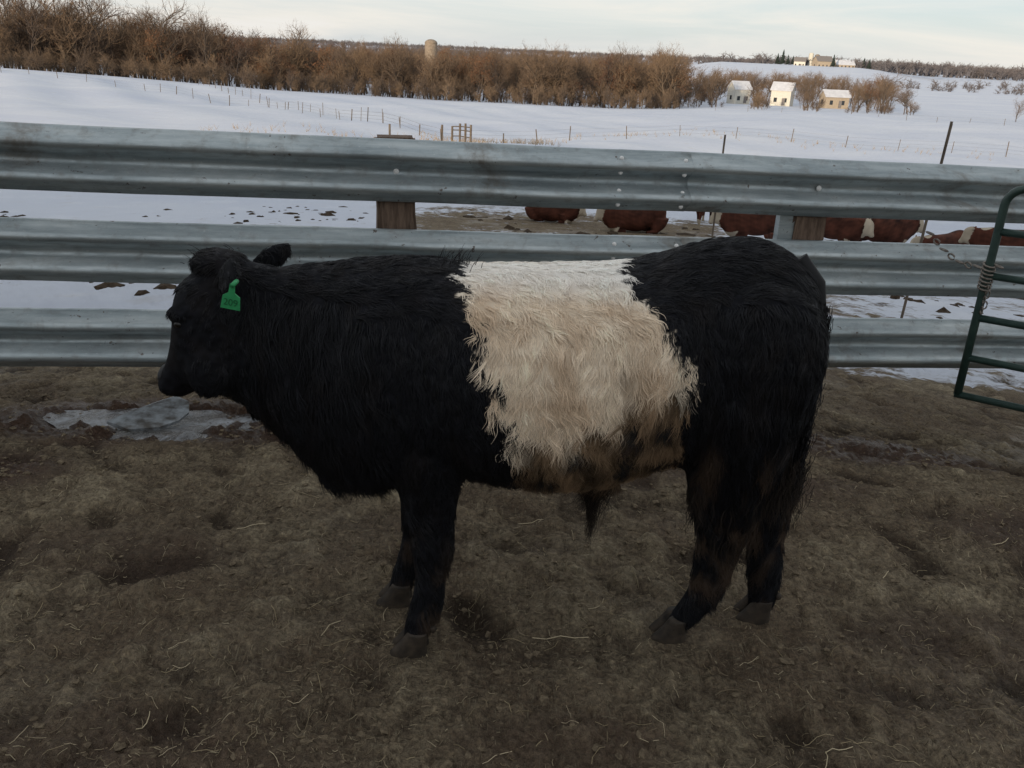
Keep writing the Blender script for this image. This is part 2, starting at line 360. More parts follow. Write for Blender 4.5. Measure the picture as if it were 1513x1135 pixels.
HD=[((-.64,1.13),(-.62,.69),.115),((-.76,1.155),(-.70,.72),.105),((-.85,1.13),(-.77,.755),.110),((-.912,1.075),(-.83,.77),.105),((-.930,1.0),(-.875,.775),.085),((-.944,.93),(-.905,.765),.068),((-.966,.86),(-.925,.755),.064),((-.988,.82),(-.955,.757),.060),((-.995,.79),(-.975,.765),.04)]
def trunk_head(V,F,dz=0):
    loft(V,F,[(x,yc(x),(a+b)/2+dz, 0,0,(a-b)/2, 0,w,0) for x,a,b,w in TR],36,3,2.15)
    loft(V,F,[((a[0]+b[0])/2,yc(-.85),(a[1]+b[1])/2+dz,(a[0]-b[0])/2,0,(a[1]-b[1])/2,0,w,0) for a,b,w in HD],28,3,2.2)
LEGS={'nf':[(-.24,2.14,.80,.13,.10),(-.23,2.13,.68,.12,.095),(-.225,2.135,.58,.098,.08),(-.22,2.14,.49,.078,.062),(-.212,2.14,.41,.064,.05),(-.208,2.14,.345,.059,.05),(-.213,2.14,.26,.047,.042),(-.222,2.135,.17,.046,.043),(-.238,2.13,.11,.048,.045),(-.255,2.125,.055,.040,.042)],
'ff':[(-.28,2.37,.80,.12,.10),(-.28,2.38,.66,.10,.09),(-.285,2.375,.56,.08,.075),(-.285,2.37,.47,.066,.055),(-.28,2.37,.40,.056,.048),(-.278,2.37,.34,.054,.046),(-.285,2.37,.25,.045,.040),(-.297,2.37,.17,.045,.042),(-.315,2.37,.11,.046,.044),(-.335,2.365,.055,.040,.042)],
'nr':[(.64,2.17,1.00,.17,.11),(.635,2.155,.87,.17,.12),(.635,2.165,.74,.155,.11),(.635,2.18,.63,.135,.09),(.64,2.20,.53,.112,.075),(.648,2.215,.45,.094,.06),(.655,2.225,.40,.082,.054),(.647,2.235,.33,.068,.048),(.640,2.24,.25,.060,.045),(.628,2.245,.17,.055,.044),(.60,2.245,.11,.051,.045),(.565,2.245,.055,.043,.043)],
'fr':[(.70,2.44,1.0,.16,.11),(.73,2.46,.86,.14,.11),(.775,2.44,.72,.12,.10),(.80,2.42,.60,.112,.085),(.815,2.40,.50,.094,.07),(.825,2.385,.43,.080,.058),(.83,2.38,.38,.072,.052),(.83,2.375,.31,.061,.046),(.835,2.37,.24,.057,.044),(.845,2.37,.16,.053,.044),(.85,2.37,.10,.049,.046),(.85,2.37,.05,.043,.043)]}
def legs(V,F):
    for L in LEGS.values(): loft(V,F,[(x,y,z,rx,0,0,0,ry,0) for x,y,z,rx,ry in L],18,3)
def ear(V,F,b,tp,w,th):
    b,tp=Vector(b),Vector(tp); d=(tp-b); up=Vector((.25,0,1)); s=d.cross(up).normalized(); u=s.cross(d).normalized()
    R=[]
    for t,k in ((0,.45),(.25,.85),(.5,1),(.75,.85),(.92,.5),(1,.15)):
        c=b+d*t; R.append((*c,*(u*w*k),*(s*th*max(k,.4))))
    loft(V,F,R,14,3)
def ellips(V,F,c,s,n=14):
    R=[]
    for i in range(n+1):
        t=math.pi*i/n; R.append((c[0]-s[0]*math.cos(t),c[1],c[2],0,0,max(s[2]*math.sin(t),.001),0,max(s[1]*math.sin(t),.001),0))
    loft(V,F,R,16,1)
def solidify(V,F,vox=.011,sm=5):
    me=bpy.data.meshes.new('tmp'); me.from_pydata([tuple(v) for v in V],[],F); o=bpy.data.objects.new('tmp',me); COL.objects.link(o)
    m=o.modifiers.new('r','REMESH'); m.mode='VOXEL'; m.voxel_size=vox
    s=o.modifiers.new('s','SMOOTH'); s.factor=.5; s.iterations=sm
    dg=bpy.context.evaluated_depsgraph_get(); dg.update(); out=bpy.data.meshes.new_from_object(o.evaluated_get(dg))
    bpy.data.objects.remove(o); bpy.data.meshes.remove(me)
    out.polygons.foreach_set('use_smooth',[True]*len(out.polygons)); return out
V=[];F=[]
trunk_head(V,F); legs(V,F)
ellips(V,F,(-.34,2.11,.84),(.17,.085,.25)); ellips(V,F,(-.34,2.41,.84),(.17,.085,.25))
ellips(V,F,(.65,2.12,.98),(.17,.09,.20)); ellips(V,F,(.65,2.50,.98),(.17,.09,.20))
ellips(V,F,(-.47,2.255,.57),(.10,.10,.09))
ellips(V,F,(-.80,2.24,1.145),(.07,.07,.035))
ellips(V,F,(-.885,2.155,1.02),(.04,.022,.025)); ellips(V,F,(-.885,2.32,1.02),(.04,.022,.025))
ellips(V,F,(-.82,2.135,.86),(.06,.025,.07)); ellips(V,F,(-.82,2.34,.86),(.06,.025,.07))
ear(V,F,(-.775,2.16,1.12),(-.685,2.035,1.160),.052,.014); ear(V,F,(-.745,2.32,1.11),(-.65,2.44,1.148),.042,.014)
ellips(V,F,(.27,2.29,.525),(.07,.035,.04))
body=solidify(V,F)
def arrs(me):
    n=len(me.vertices); co=np.zeros(n*3,np.float32); me.vertices.foreach_get('co',co); no=np.zeros(n*3,np.float32); me.vertex_normals.foreach_get('vector',no)
    return co.reshape(-1,3).astype(float),no.reshape(-1,3).astype(float)
class SN:
    def __init__(s,wl,seed,m=10):
        g=np.random.default_rng(seed); d=g.normal(size=(3,m,3)); d/=np.linalg.norm(d,axis=2,keepdims=True)
        s.k=d*(2*math.pi/(wl*g.uniform(.6,1.6,(3,m,1)))); s.ph=g.uniform(0,6.28,(3,m)); s.m=m
    def __call__(s,p):
        return np.stack([np.sin(p@s.k[c].T+s.ph[c]).sum(1)/math.sqrt(s.m/2.) for c in range(3)],1)
nA,nB,nC,nD,nE=SN(.07,1),SN(.025,2),SN(.16,3),SN(.09,4),SN(.35,5)
fz=[.50,.56,.66,.735,.78,.895,1.0,1.10,1.15,1.18]; fx=[.05,.04,.032,.020,.008,-.026,-.078,-.135,-.165,-.15]
rz=[.50,.55,.79,.873,.97,1.036,1.10,1.17,1.22]; rx=[.47,.46,.45,.45,.445,.41,.34,.285,.27]
def cowcol(p):
    x,z=p[:,0],p[:,2]; n=nD(p); n2=nB(p); n3=nC(p)
    e=.010*n[:,0]+.008*n2[:,0]
    belt=(x+e>np.interp(z,fz,fx))&(x+e<np.interp(z,rz,rx))&(z>.44)
    blk=np.zeros((len(p),3))+np.array([.0075,.0080,.0105])
    blk*=(1+.35*n2[:,1:2])
    dirt=np.clip(.5*n[:,1]+.5*n3[:,1]+.05,0,1)*( sst(.48,.56,x)*sst(.15,.30,z)*(1-sst(.60,.85,z))*1.1+.70*(1-sst(.05,.5,z))+.06)
    dirt=np.clip(dirt,0,.8)
    blk=blk*(1-dirt[:,None])+dirt[:,None]*np.array([.072,.049,.034])
    cream=np.array([.88,.75,.59])*np.ones((len(p),3))
    st=np.clip(.32+.35*n3[:,0]+.30*n[:,2],0,1)[:,None]*.6
    cream=cream*(1-st)+st*np.array([.59,.42,.27])
    top=sst(1.10,1.17,z)[:,None]; cream=cream*(1-top)+top*np.array([.88,.84,.78])
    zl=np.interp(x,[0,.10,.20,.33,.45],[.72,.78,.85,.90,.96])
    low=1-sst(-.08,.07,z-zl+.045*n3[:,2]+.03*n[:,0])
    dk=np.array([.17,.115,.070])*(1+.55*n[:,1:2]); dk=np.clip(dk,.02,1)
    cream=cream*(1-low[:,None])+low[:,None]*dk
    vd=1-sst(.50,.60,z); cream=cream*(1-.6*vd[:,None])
    return np.clip(np.where(belt[:,None],cream,blk),.002,1),belt
co,no=arrs(body); cc,_=cowcol(co); setcol(body,cc*.75)
cow=empty('belted_cow',(.0,2.28,0))
SKIN=attrmat('cow_hide',.85,.12); body.materials.append(SKIN)
body.name='body'; link(bpy.data.objects.new('body',body),cow)
def fur(me,Nn,name,mat_):
    co,no=arrs(me); me.calc_loop_triangles(); T=np.zeros(len(me.loop_triangles)*3,np.int32); me.loop_triangles.foreach_get('vertices',T); T=T.reshape(-1,3)
    a=np.linalg.norm(np.cross(co[T[:,1]]-co[T[:,0]],co[T[:,2]]-co[T[:,0]]),axis=1)
    cy=no[T].mean(1)[:,1]; a=a*np.where(cy>.35,.12,1.0)
    hx=co[T[:,0],0]; a=a*np.where(hx<-.74,1.8,1); _,tb=cowcol(co[T[:,0]]); a=a*np.where(tb,1.9,1)
    idx=rng.choice(len(T),Nn,p=a/a.sum()); u=rng.random(Nn); v=rng.random(Nn); f=u+v>1; u[f]=1-u[f]; v[f]=1-v[f]; w=1-u-v
    p=co[T[idx,0]]*w[:,None]+co[T[idx,1]]*u[:,None]+co[T[idx,2]]*v[:,None]
    n=no[T[idx,0]]*w[:,None]+no[T[idx,1]]*u[:,None]+no[T[idx,2]]*v[:,None]; n/=np.linalg.norm(n,axis=1,keepdims=True)
    col,belt=cowcol(p); x,y,z=p[:,0],p[:,1],p[:,2]
    nc=6500; ci=rng.choice(Nn,nc,replace=False); kd=kdtree.KDTree(nc)
    for i,k in enumerate(ci): kd.insert(p[k],i)
    kd.balance(); cid=np.array([kd.find(q)[1] for q in p]); cen=p[ci][cid]
    ch=rng.random((nc,6))[cid]
    L=np.full(Nn,.040)
    L=np.where((x<-.36)&(z<1.1),.065,L); L=np.where(x<-.70,.030,L); L=np.where((x<-.78),.018,L); L=np.where((x<-.86)&(z<1.02),.010,L); L=np.where((x<-.74)&(z>1.08),.028,L)
    earm=(x<-.62)&(z>1.05)&((y<2.125)|(y>2.36)); L=np.where(earm,.018,L)
    L=np.where((x>.5)&(z<.95),.062,L); L=np.where(z<.45,.040,L); L=np.where((z<.13),.030,L); L=np.where(belt,.050,L)
    L=np.where(belt&(z>1.1),.036,L)
    L*=rng.uniform(.55,1.2,Nn)*(.8+.45*ch[:,0])
    keep=~((x<-.97)&(z<.86)); 
    flow=np.tile(np.array([.16,0,-1.]),(Nn,1)); flow[belt]=np.array([.02,0,-1.])
    up=n[:,2]>.6; flow[up]=np.array([1.,0,-.2]); bu=up&belt; flow[bu]=np.array([.35,-.25,-.3])
    hd=x<-.78; flow[hd]=np.array([-.35,0,-1.])
    hd2=hd&(z>1.08); flow[hd2]=np.array([-1,0,-.4])
    rear=x>.78; flow[rear]=np.array([.0,0,-1.])
    d=flow-n*(flow*n).sum(1,keepdims=True); d/=np.maximum(np.linalg.norm(d,axis=1,keepdims=True),.2)
    cl=np.where(belt,.34,.22)[:,None]; cl=np.where(hd[:,None],.12,cl)
    side=np.cross(n,d)
    d=d+cl*nA(p)*.8+cl*.5*nC(p)+side*((ch[:,1]-.5)*np.where(belt,.65,.40)*np.where(hd,.3,1))[:,None]+.12*rng.normal(size=(Nn,3))
    lift=np.where(belt,.17,.20); lift=np.where(up&~hd,.26,lift); lift=np.where(z<.13,.10,lift); lift=lift*(.5+1.0*ch[:,2])
    dn=d-n*(d*n).sum(1,keepdims=True); d=dn/np.maximum(np.linalg.norm(dn,axis=1,keepdims=True),.3)+n*lift[:,None]
    K=6; P=np.zeros((Nn,K,3)); cur=p-n*.002
    wv=np.where(belt,.006,.004)*np.where(hd,.2,1); conv=np.where(up&~belt,.25,.42)*(.5+1.*ch[:,5])
    for k in range(K):
        t=k/(K-1)
        wave=side*(np.sin(6.28*(t*(.8+.8*ch[:,3])+ch[:,4]))*wv*t)[:,None]
        P[:,k]=cur+wave+(cen-p)*(conv*t**1.3)[:,None]
        dd=d+np.array([0,0,-.40])*t-n*(.28*t)
        cur=cur+dd*(L/(K-1))[:,None]
    bright=(rng.uniform(.84,1.12,Nn)*(.88+.2*ch[:,2]))[:,None]; col=col*bright
    P=P[keep]; col=np.minimum(col[keep],.95); M=len(P)
    cu=bpy.data.hair_curves.new(name); cu.add_curves([K]*M)
    cu.attributes['position'].data.foreach_set('vector',P.astype(np.float32).ravel())
    r=cu.attributes.get('radius') or cu.attributes.new('radius','FLOAT','POINT')
    rad=np.tile(np.array([1,1,.9,.75,.5,.2])*.00085,(M,1)); r.data.foreach_set('value',rad.astype(np.float32).ravel())
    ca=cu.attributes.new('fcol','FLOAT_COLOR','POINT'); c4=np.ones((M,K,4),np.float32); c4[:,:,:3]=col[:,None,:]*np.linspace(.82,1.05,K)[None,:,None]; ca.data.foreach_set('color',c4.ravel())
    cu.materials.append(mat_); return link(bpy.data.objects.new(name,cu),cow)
FUR=attrmat('cow_fur',.5,.22)
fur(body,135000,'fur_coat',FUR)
def strands(name,S,rad,col):
    P=np.array(S,float); M,K=P.shape[:2]; cu=bpy.data.hair_curves.new(name); cu.add_curves([K]*M)
    cu.attributes['position'].data.foreach_set('vector',P.astype(np.float32).ravel())
    r=cu.attributes.get('radius') or cu.attributes.new('radius','FLOAT','POINT'); r.data.foreach_set('value',np.tile(np.linspace(1,.3,K)*rad,(M,1)).astype(np.float32).ravel())
    ca=cu.attributes.new('fcol','FLOAT_COLOR','POINT'); c4=np.ones((M,K,4),np.float32); c4[:,:,:3]=np.array(col)[None,None,:]*rng.uniform(.6,1.4,(M,1,1)); ca.data.foreach_set('color',c4.ravel())
    cu.materials.append(FUR); return link(bpy.data.objects.new(name,cu),cow)
S=[]
for i in range(300):
    b=Vector((.26+random.gauss(0,.022),2.29+random.gauss(0,.015),.50)); q=random.random(); tip=Vector((.262+random.gauss(0,.007 if q<.5 else .035),2.29+random.gauss(0,.01),.50-random.uniform(.08,.21)*(1 if q<.5 else .5)))
    S.append([b.lerp(tip,t/7)+Vector((.005*math.sin(i%5+t*1.3),0,0)) for t in range(8)])
strands('belly_tuft',S,.0009,(.02,.015,.012))
S=[]
for i in range(2300):
    h=random.uniform(0,.54); w=.018+.018*float(sst(.3,.6,h))
    b=Vector((.840+.01*math.sin(h*6)+random.gauss(0,w*.5),2.26+random.gauss(0,w*.8),1.10-h)); Lh=random.uniform(.05,.12)
    S.append([b+Vector((.010*math.sin(t*.9+(i%13)*.7)*t/7+(-.03*h)*t/7,random.gauss(0,.002),-Lh*t/7)) for t in range(8)])
strands('tail_hair',S,.0010,(.010,.0095,.011))
S=[]
for i in range(1700):
    k=random.random()
    if k<.65: b=Vector((random.uniform(.68,.84),random.uniform(2.12,2.45),random.uniform(.52,.68)))
    elif k<.85: b=Vector((random.uniform(.52,.66),random.uniform(2.12,2.2),random.uniform(.50,.72)))
    else: b=Vector((random.uniform(.60,.72),random.uniform(2.16,2.24),random.uniform(.36,.50)))
    g=Vector((.014*math.sin(b.x*210),0,0)); Lh=random.uniform(.05,.11)
    S.append([b+g*(t/7)+Vector((.004*math.sin(t+i%7),0,-Lh*t/7)) for t in range(8)])
strands('thigh_hair',S,.0010,(.022,.017,.014))
S=[]
for i in range(90):
    if random.random()<.55: b=Vector((random.gauss(-.165,.03),random.gauss(2.27,.04),1.165)); dr=Vector((random.uniform(-.1,.6),0,1))
    else: b=Vector((random.gauss(-.81,.03),random.gauss(2.22,.04),1.165)); dr=Vector((-1,0,random.uniform(.2,1)))
    dr=dr.normalized()*random.uniform(.02,.05); S.append([b+dr*(t/7)+Vector((.006*(t/7)**2,0,-.008*(t/7)**2)) for t in range(8)])
strands('withers_tuft',S,.0009,(.010,.0095,.011))
V=[];F=[]; tube(V,F,[(.765,2.32,1.20),(.818,2.30,1.14),(.846,2.28,1.0),(.852,2.27,.8),(.846,2.265,.64),(.838,2.26,.56)],[.035,.032,.026,.022,.018,.006],10)
BLK,nt,b=mat('black_hide',.7,.2); b.inputs['Base Color'].default_value=(.010,.010,.011,1)
mk('tail',V,F,BLK,cow,smooth=True)
HM=simple('hoof_horn',(.012,.010,.008),(.055,.041,.029),30,.65,.3,bs=.5,bd=.004)
def hoof(c,name):
    V=[];F=[]
    for s in (-1,1):
        y=c[1]+s*.024
        loft(V,F,[(c[0]+.014,y,.078,.030,0,0,0,.021,0),(c[0]+.006,y,.055,.036,0,0,0,.0225,0),(c[0]-.004,y,.03,.045,0,0,0,.0235,0),(c[0]-.012,y,.008,.055,0,0,0,.0245,0),(c[0]-.014,y,-.012,.058,0,0,0,.025,0)],14,3)
    for dy in (-.02,.02): ellips(V,F,(c[0]+.058,c[1]+dy,.09),(.012,.009,.014),6)
    mk(name,V,F,HM,cow,smooth=True)
hoof((-.262,2.123),'hoof'); hoof((-.343,2.365),'hoof'); hoof((.540,2.245),'hoof'); hoof((.838,2.37),'hoof')
EM,nt,b=mat('eye_black',.3,.4); b.inputs['Base Color'].default_value=(.006,.005,.004,1)
V=[];F=[]; ellips(V,F,(-.888,2.146,.994),(.013,.010,.010),10); mk('eye',V,F,EM,cow,smooth=True)
V=[];F=[]; ellips(V,F,(-.888,2.329,.994),(.013,.010,.010),10); mk('eye',V,F,EM,cow,smooth=True)
V=[];F=[]; ellips(V,F,(-.974,2.2375,.815),(.020,.048,.030),10); NM,nt,b=mat('wet_nose',.55,.3); b.inputs['Base Color'].default_value=(.008,.008,.009,1); mk('nose_pad',V,F,NM,cow,smooth=True)
TM=simple('green_tag_plastic',(.02,.20,.07),(.035,.30,.11),30,.5,.3,bs=0)
tag=[(-.0060,.028),(.0060,.028),(.008,.006),(.021,-.003),(.024,-.036),(-.024,-.036),(-.021,-.003),(-.008,.006)]
tc=Vector((-.695,2.008,1.120)); V=[];F=[]
rt=Matrix.Rotation(math.radians(9),3,'Y')
for dy in (0,.003):
    for a,bz in tag: V.append(tc+rt@Vector((a,dy,bz)))
n=8; F=[tuple(range(n)),tuple(range(2*n-1,n-1,-1))]+[(k,n+k,n+(k+1)%n,(k+1)%n) for k in range(n)]
mk('ear_tag',V,F,TM,cow)
TXT,nt,b=mat('tag_ink',.6,.2); b.inputs['Base Color'].default_value=(.012,.09,.035,1)
cu=bpy.data.curves.new('tag_number','FONT'); cu.body='209'; cu.size=.024; cu.align_x='CENTER'; cu.align_y='CENTER'; cu.materials.append(TXT)
o=bpy.data.objects.new('tag_number',cu); o.location=tc+rt@Vector((0,-.0015,-.019)); o.rotation_euler=(math.pi/2,math.radians(9),0); link(o,cow)
V=[];F=[]; tube(V,F,[tc+Vector((.006,-.004,.026)),tc+Vector((.006,.03,.028))],[.006,.006],8); mk('tag_stud',V,F,TM,cow,smooth=True)

# ------------------------------------------------------------ hereford herd
def redcol(p):
    x,z=p[:,0],p[:,2]; n=nE(p)[:,0]*.02
    c=np.tile(np.array([.060,.021,.013]),(len(p),1))*(1+.12*nD(p)[:,:1]+.25*nE(p)[:,1:2])
    wh=(x<-.76+n)|((z<.22+n))|((x<-.42+n)&(z<.62+n))|((z>1.15+n)&(x<-.35)&(x>-.6))
    w=np.array([.40,.34,.26])*(1-.25*np.clip(nE(p)[:,1:2],0,1))
    return np.clip(np.where(wh[:,None],w,c),.005,1)
RM=attrmat('hereford_hide',.85,.15)
V=[];F=[]; trunk_head(V,F); legs(V,F); ear(V,F,(-.775,2.16,1.11),(-.695,2.035,1.125),.04,.014); ear(V,F,(-.735,2.32,1.10),(-.655,2.44,1.125),.04,.014)
ellips(V,F,(-.34,2.11,.84),(.17,.085,.25)); ellips(V,F,(.66,2.12,.98),(.19,.10,.20)); tube(V,F,[(.82,2.32,1.19),(.885,2.30,1.1),(.895,2.3,.8),(.88,2.3,.5)],[.03,.026,.02,.025],8)
for L in LEGS.values(): box(V,F,(L[-1][0]-.015,L[-1][1],.03),(.11,.09,.06))
st=solidify(V,F,.02,3); a,_=arrs(st); setcol(st,redcol(a)); st.materials.append(RM)
c=a-np.array([0,2.28,0]); st.vertices.foreach_set('co',c.astype(np.float32).ravel())
V=[];F=[]; trunk_head(V,F,-.50)
for sy in (2.10,2.46):
    loft(V,F,[(-.30,sy,.30,.12,0,0,0,.09,0),(-.36,sy,.14,.09,0,.03,0,.07,0),(-.46,sy,.07,.05,0,.04,0,.05,0)],12,3)
    tube(V,F,[(-.46,sy,.06),(-.20,sy-.02,.045)],.045,8); loft(V,F,[(.70,sy,.38,.18,0,0,0,.13,0),(.62,sy,.18,.18,0,.0,0,.14,0),(.55,sy,.06,.12,0,0,0,.10,0)],14,3); tube(V,F,[(.60,sy-.06,.05),(.30,sy-.08,.045)],.045,8)
ear(V,F,(-.775,2.16,.61),(-.695,2.035,.625),.04,.014); ear(V,F,(-.735,2.32,.60),(-.655,2.44,.625),.04,.014)
ly=solidify(V,F,.02,3); a,_=arrs(ly); q=a.copy(); q[:,2]+=.50; setcol(ly,redcol(np.where((q[:,2:3]<.56)&(q[:,0:1]>-.3),q+np.array([0,0,.4]),q))); ly.materials.append(RM)
c=a-np.array([0,2.28,0]); ly.vertices.foreach_set('co',c.astype(np.float32).ravel())
def polar(az,r): return r*math.sin(math.radians(az)),r*math.cos(math.radians(az))
for (az,r,me,rot,sc) in ((2.3,28,ly,160,1.1),(7.5,26.5,ly,10,1.25),(15.2,21,st,8,1.1),(20.3,23,st,120,1.1),(23.2,24,st,190,1.1),(26.3,27,ly,20,1.15),(29.8,24,st,-20,1.1),(-1.5,33,st,60,1.0),(12.2,31,st,240,1.0),(17.7,27,ly,200,1.0),(21.8,32,st,30,1.0)):
    x,y=polar(az,r); o=bpy.data.objects.new('hereford_cow',me); o.location=(x,y,float(base_z(x,y))-.01); o.rotation_euler=(0,0,math.radians(rot)); o.scale=(sc,)*3; COL.objects.link(o)

# ------------------------------------------------------------ trees
def rb(V,F,a,b,r0,r1,n=3): tube(V,F,[a,b],[r0,r1],n,False)
def tree(seed,H=14,leafy=False,lv=(9,5,5,4),fat=1.,trunk=.62):
    rnd=random.Random(seed); V=[];F=[];C=[]
    def grow(p,d,L,r,l):
        segs=3 if l<2 else (2 if l==2 else 1); q=p; nodes=[p]; rr=r
        for s in range(segs):
            d=(d+Vector((rnd.gauss(0,.16),rnd.gauss(0,.16),rnd.gauss(.04,.10)))).normalized(); nq=q+d*L/segs
            b=len(V)
            if l<3: rb(V,F,q,nq,rr,rr*.72,4 if l<2 else 3)
            else:
                s_=d.orthogonal().normalized()*rr*1.2; s_=Matrix.Rotation(rnd.uniform(0,3.1),3,d)@s_; V.extend([q-s_,q+s_,nq]); F.append((b,b+1,b+2))
            cc=(.105,.088,.074) if l<2 else (.145,.112,.086) if l<4 else (.170,.127,.095)
            C.extend([cc]*(len(V)-b)); q=nq; rr*=.72; nodes.append(q)
        if l>=len(lv):
            if leafy:
                for k in range(2):
                    o=q+Vector((rnd.gauss(0,.25),rnd.gauss(0,.25),rnd.gauss(0,.25))); b=len(V); s=.16
                    V.extend([o,o+Vector((rnd.gauss(0,s),rnd.gauss(0,s),rnd.gauss(0,s))),o+Vector((rnd.gauss(0,s),rnd.gauss(0,s),rnd.gauss(0,s)))]); F.append((b,b+1,b+2)); C.extend([(.15,.085,.055)]*3)
            return
        for k in range(lv[l]):
            t=rnd.uniform(.3,1) if l else rnd.uniform(.25,1)
            i=min(int(t*segs),segs-1); o=nodes[i].lerp(nodes[i+1],t*segs-i)
            a=rnd.uniform(0,6.28); side=d.orthogonal().normalized(); side=Matrix.Rotation(a,3,d)@side
            nd=(d*rnd.uniform(.35,1.0)+side*rnd.uniform(.6,1.0)+Vector((0,0,.3))).normalized()
            grow(o,nd,L*rnd.uniform(.48,.72)*(1 if l else .8),r*(.5 if l else .42),l+1)
    grow(Vector((0,0,-.5)),Vector((0,0,1)),H*trunk,H*.015*fat,0)
    return V,F,C
def treemesh(name,VFC,matl):
    V,F,C=VFC; me=bpy.data.meshes.new(name); me.from_pydata([tuple(v) for v in V],[],F); setcol(me,np.array(C)); me.materials.append(matl); return me
# bark tone varies tree by tree
BK,nt_,b_=mat('bark',.9,.05); a_=N(nt_,'ShaderNodeAttribute',attribute_name='fcol'); oi=nt_.nodes.new('ShaderNodeObjectInfo')
tint=ramp(nt_,oi.outputs['Random'],[(0,(.62,.62,.68)),(.35,(.95,.90,.85)),(.7,(1.05,.95,.82)),(1,(1.35,1.25,1.12))])
nt_.links.new(mix(nt_,1.0,a_.outputs['Color'],tint,'MULTIPLY'),b_.inputs['Base Color'])
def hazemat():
    m,nt,b=mat('distant_bark_haze',.95,.05); a=N(nt,'ShaderNodeAttribute',attribute_name='fcol'); c=mix(nt,.5,a.outputs['Color'],(.14,.145,.175)); nt.links.new(c,b.inputs['Base Color']); return m  # bluish air haze mixed into the bark colour of far trees
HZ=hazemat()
TT=[treemesh('bare_tree_mesh',tree(s,14,False,(11,5,4,4),1.35,.68),BK) for s in range(5)]+[treemesh('oak_mesh',tree(50+s,13,True,(10,5,4,3),1.5),BK) for s in range(2)]
BR=[treemesh('brush_mesh',tree(80+s,4.5,False,(16,6,4),1.6,.7),BK) for s in range(2)]
forest=empty('bare_woodland',(0,300,-12))
def put(parent,me,az,r,s,name='bare_tree'):
    x,y=polar(az,r); o=bpy.data.objects.new(name,me); o.location=(x,y,float(base_z(x,y))-.2); o.rotation_euler=(random.gauss(0,.05),random.gauss(0,.05),random.uniform(0,6.28)); o.scale=(s*random.uniform(.8,1.15),)*2+(s*random.uniform(.9,1.1),); link(o,parent)
for i in range(1500):
    az=random.uniform(-38,10); r=222+(600-222)*random.random()**1.45
    lf=.35 if -24<az<-12 or (-4<az<0) else .12
    s=random.uniform(.55,1.15)*(1.14 if az<-17 else .95)
    if abs(az+6)<.8 and r<440: s*=.82
    put(forest,random.choice(TT[5:]) if random.random()<lf else random.choice(TT[:5]),az,r,s)
for i in range(420): put(forest,random.choice(BR),random.uniform(-38,10),random.uniform(206,232),random.uniform(.5,1.3))
HA=(13.3,15.9,18.9)
for i in range(270):
    az=random.gauss(15.5,4.0); r=random.uniform(232,330)
    if az>23.5 or az<7: continue
    if any(abs(az-h)<1.15 for h in HA) and r<322: continue
    put(forest,random.choice(TT[:5]) if random.random()<.85 else TT[5],az,r,random.uniform(.3,.75))
for i in range(50):
    az=random.uniform(8,23.5)
    if any(abs(az-h)<.8 for h in HA): continue
    put(forest,random.choice(BR),az,random.uniform(206,240),random.uniform(.4,1.0))
for i in range(110):
    az=random.uniform(9,22); r=random.uniform(340,460); put(forest,random.choice(TT[:5]),az,r,random.uniform(.4,.7))
for i in range(10): put(forest,random.choice(TT),random.uniform(28.5,34),random.uniform(225,270),random.uniform(.3,.55))
cl=[]
for s in range(3):
    V=[];F=[];C=[]
    for k in range(30):
        v,f,c=tree(200+s*60+k,13,False,(8,4,3),3.2); ox,oy=random.uniform(-60,60),random.uniform(-22,22); sc=random.uniform(.7,1.1); b=len(V)
        V+=[Vector((p.x*sc+ox,p.y*sc+oy,p.z*sc)) for p in v]; F+=[tuple(b+i for i in q) for q in f]; C+=c
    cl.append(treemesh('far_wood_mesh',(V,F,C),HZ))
far=empty('distant_woods',(0,1500,0))
for r0,r1,n,a0,a1 in ((640,900,36,-36,8),(900,1500,36,-36,9),(1500,2300,50,-36,34),(2300,3300,100,-36,34),(900,1150,22,22,34),(830,900,3,9,12),(815,840,4,17,22),(560,700,7,23,34)):
    for i in range(n):
        az=random.uniform(a0,a1); r=random.uniform(r0,r1)
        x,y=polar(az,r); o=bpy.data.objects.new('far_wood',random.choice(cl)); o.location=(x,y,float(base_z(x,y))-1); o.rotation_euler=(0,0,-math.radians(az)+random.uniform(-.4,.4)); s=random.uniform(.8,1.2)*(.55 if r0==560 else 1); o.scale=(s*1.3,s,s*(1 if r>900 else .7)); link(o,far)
def conifer(V,F,C,x,y,z,h):
    for k in range(9):
        t=k/9; rr=h*.24*(1-t)+.3; zz=z+h*(.08+t*.85); n=9; b=len(V)
        V.append(Vector((x,y,zz+h*.16)))
        for j in range(n):
            a=6.28*j/n+k; q=rr*random.uniform(.65,1.2); V.append(Vector((x+q*math.cos(a),y+q*math.sin(a),zz-random.uniform(0,.05)*h)))
        for j in range(n): F.append((b,b+1+j,b+1+(j+1)%n))
    C.extend([(.03,.04,.035)]*(len(V)-len(C)))
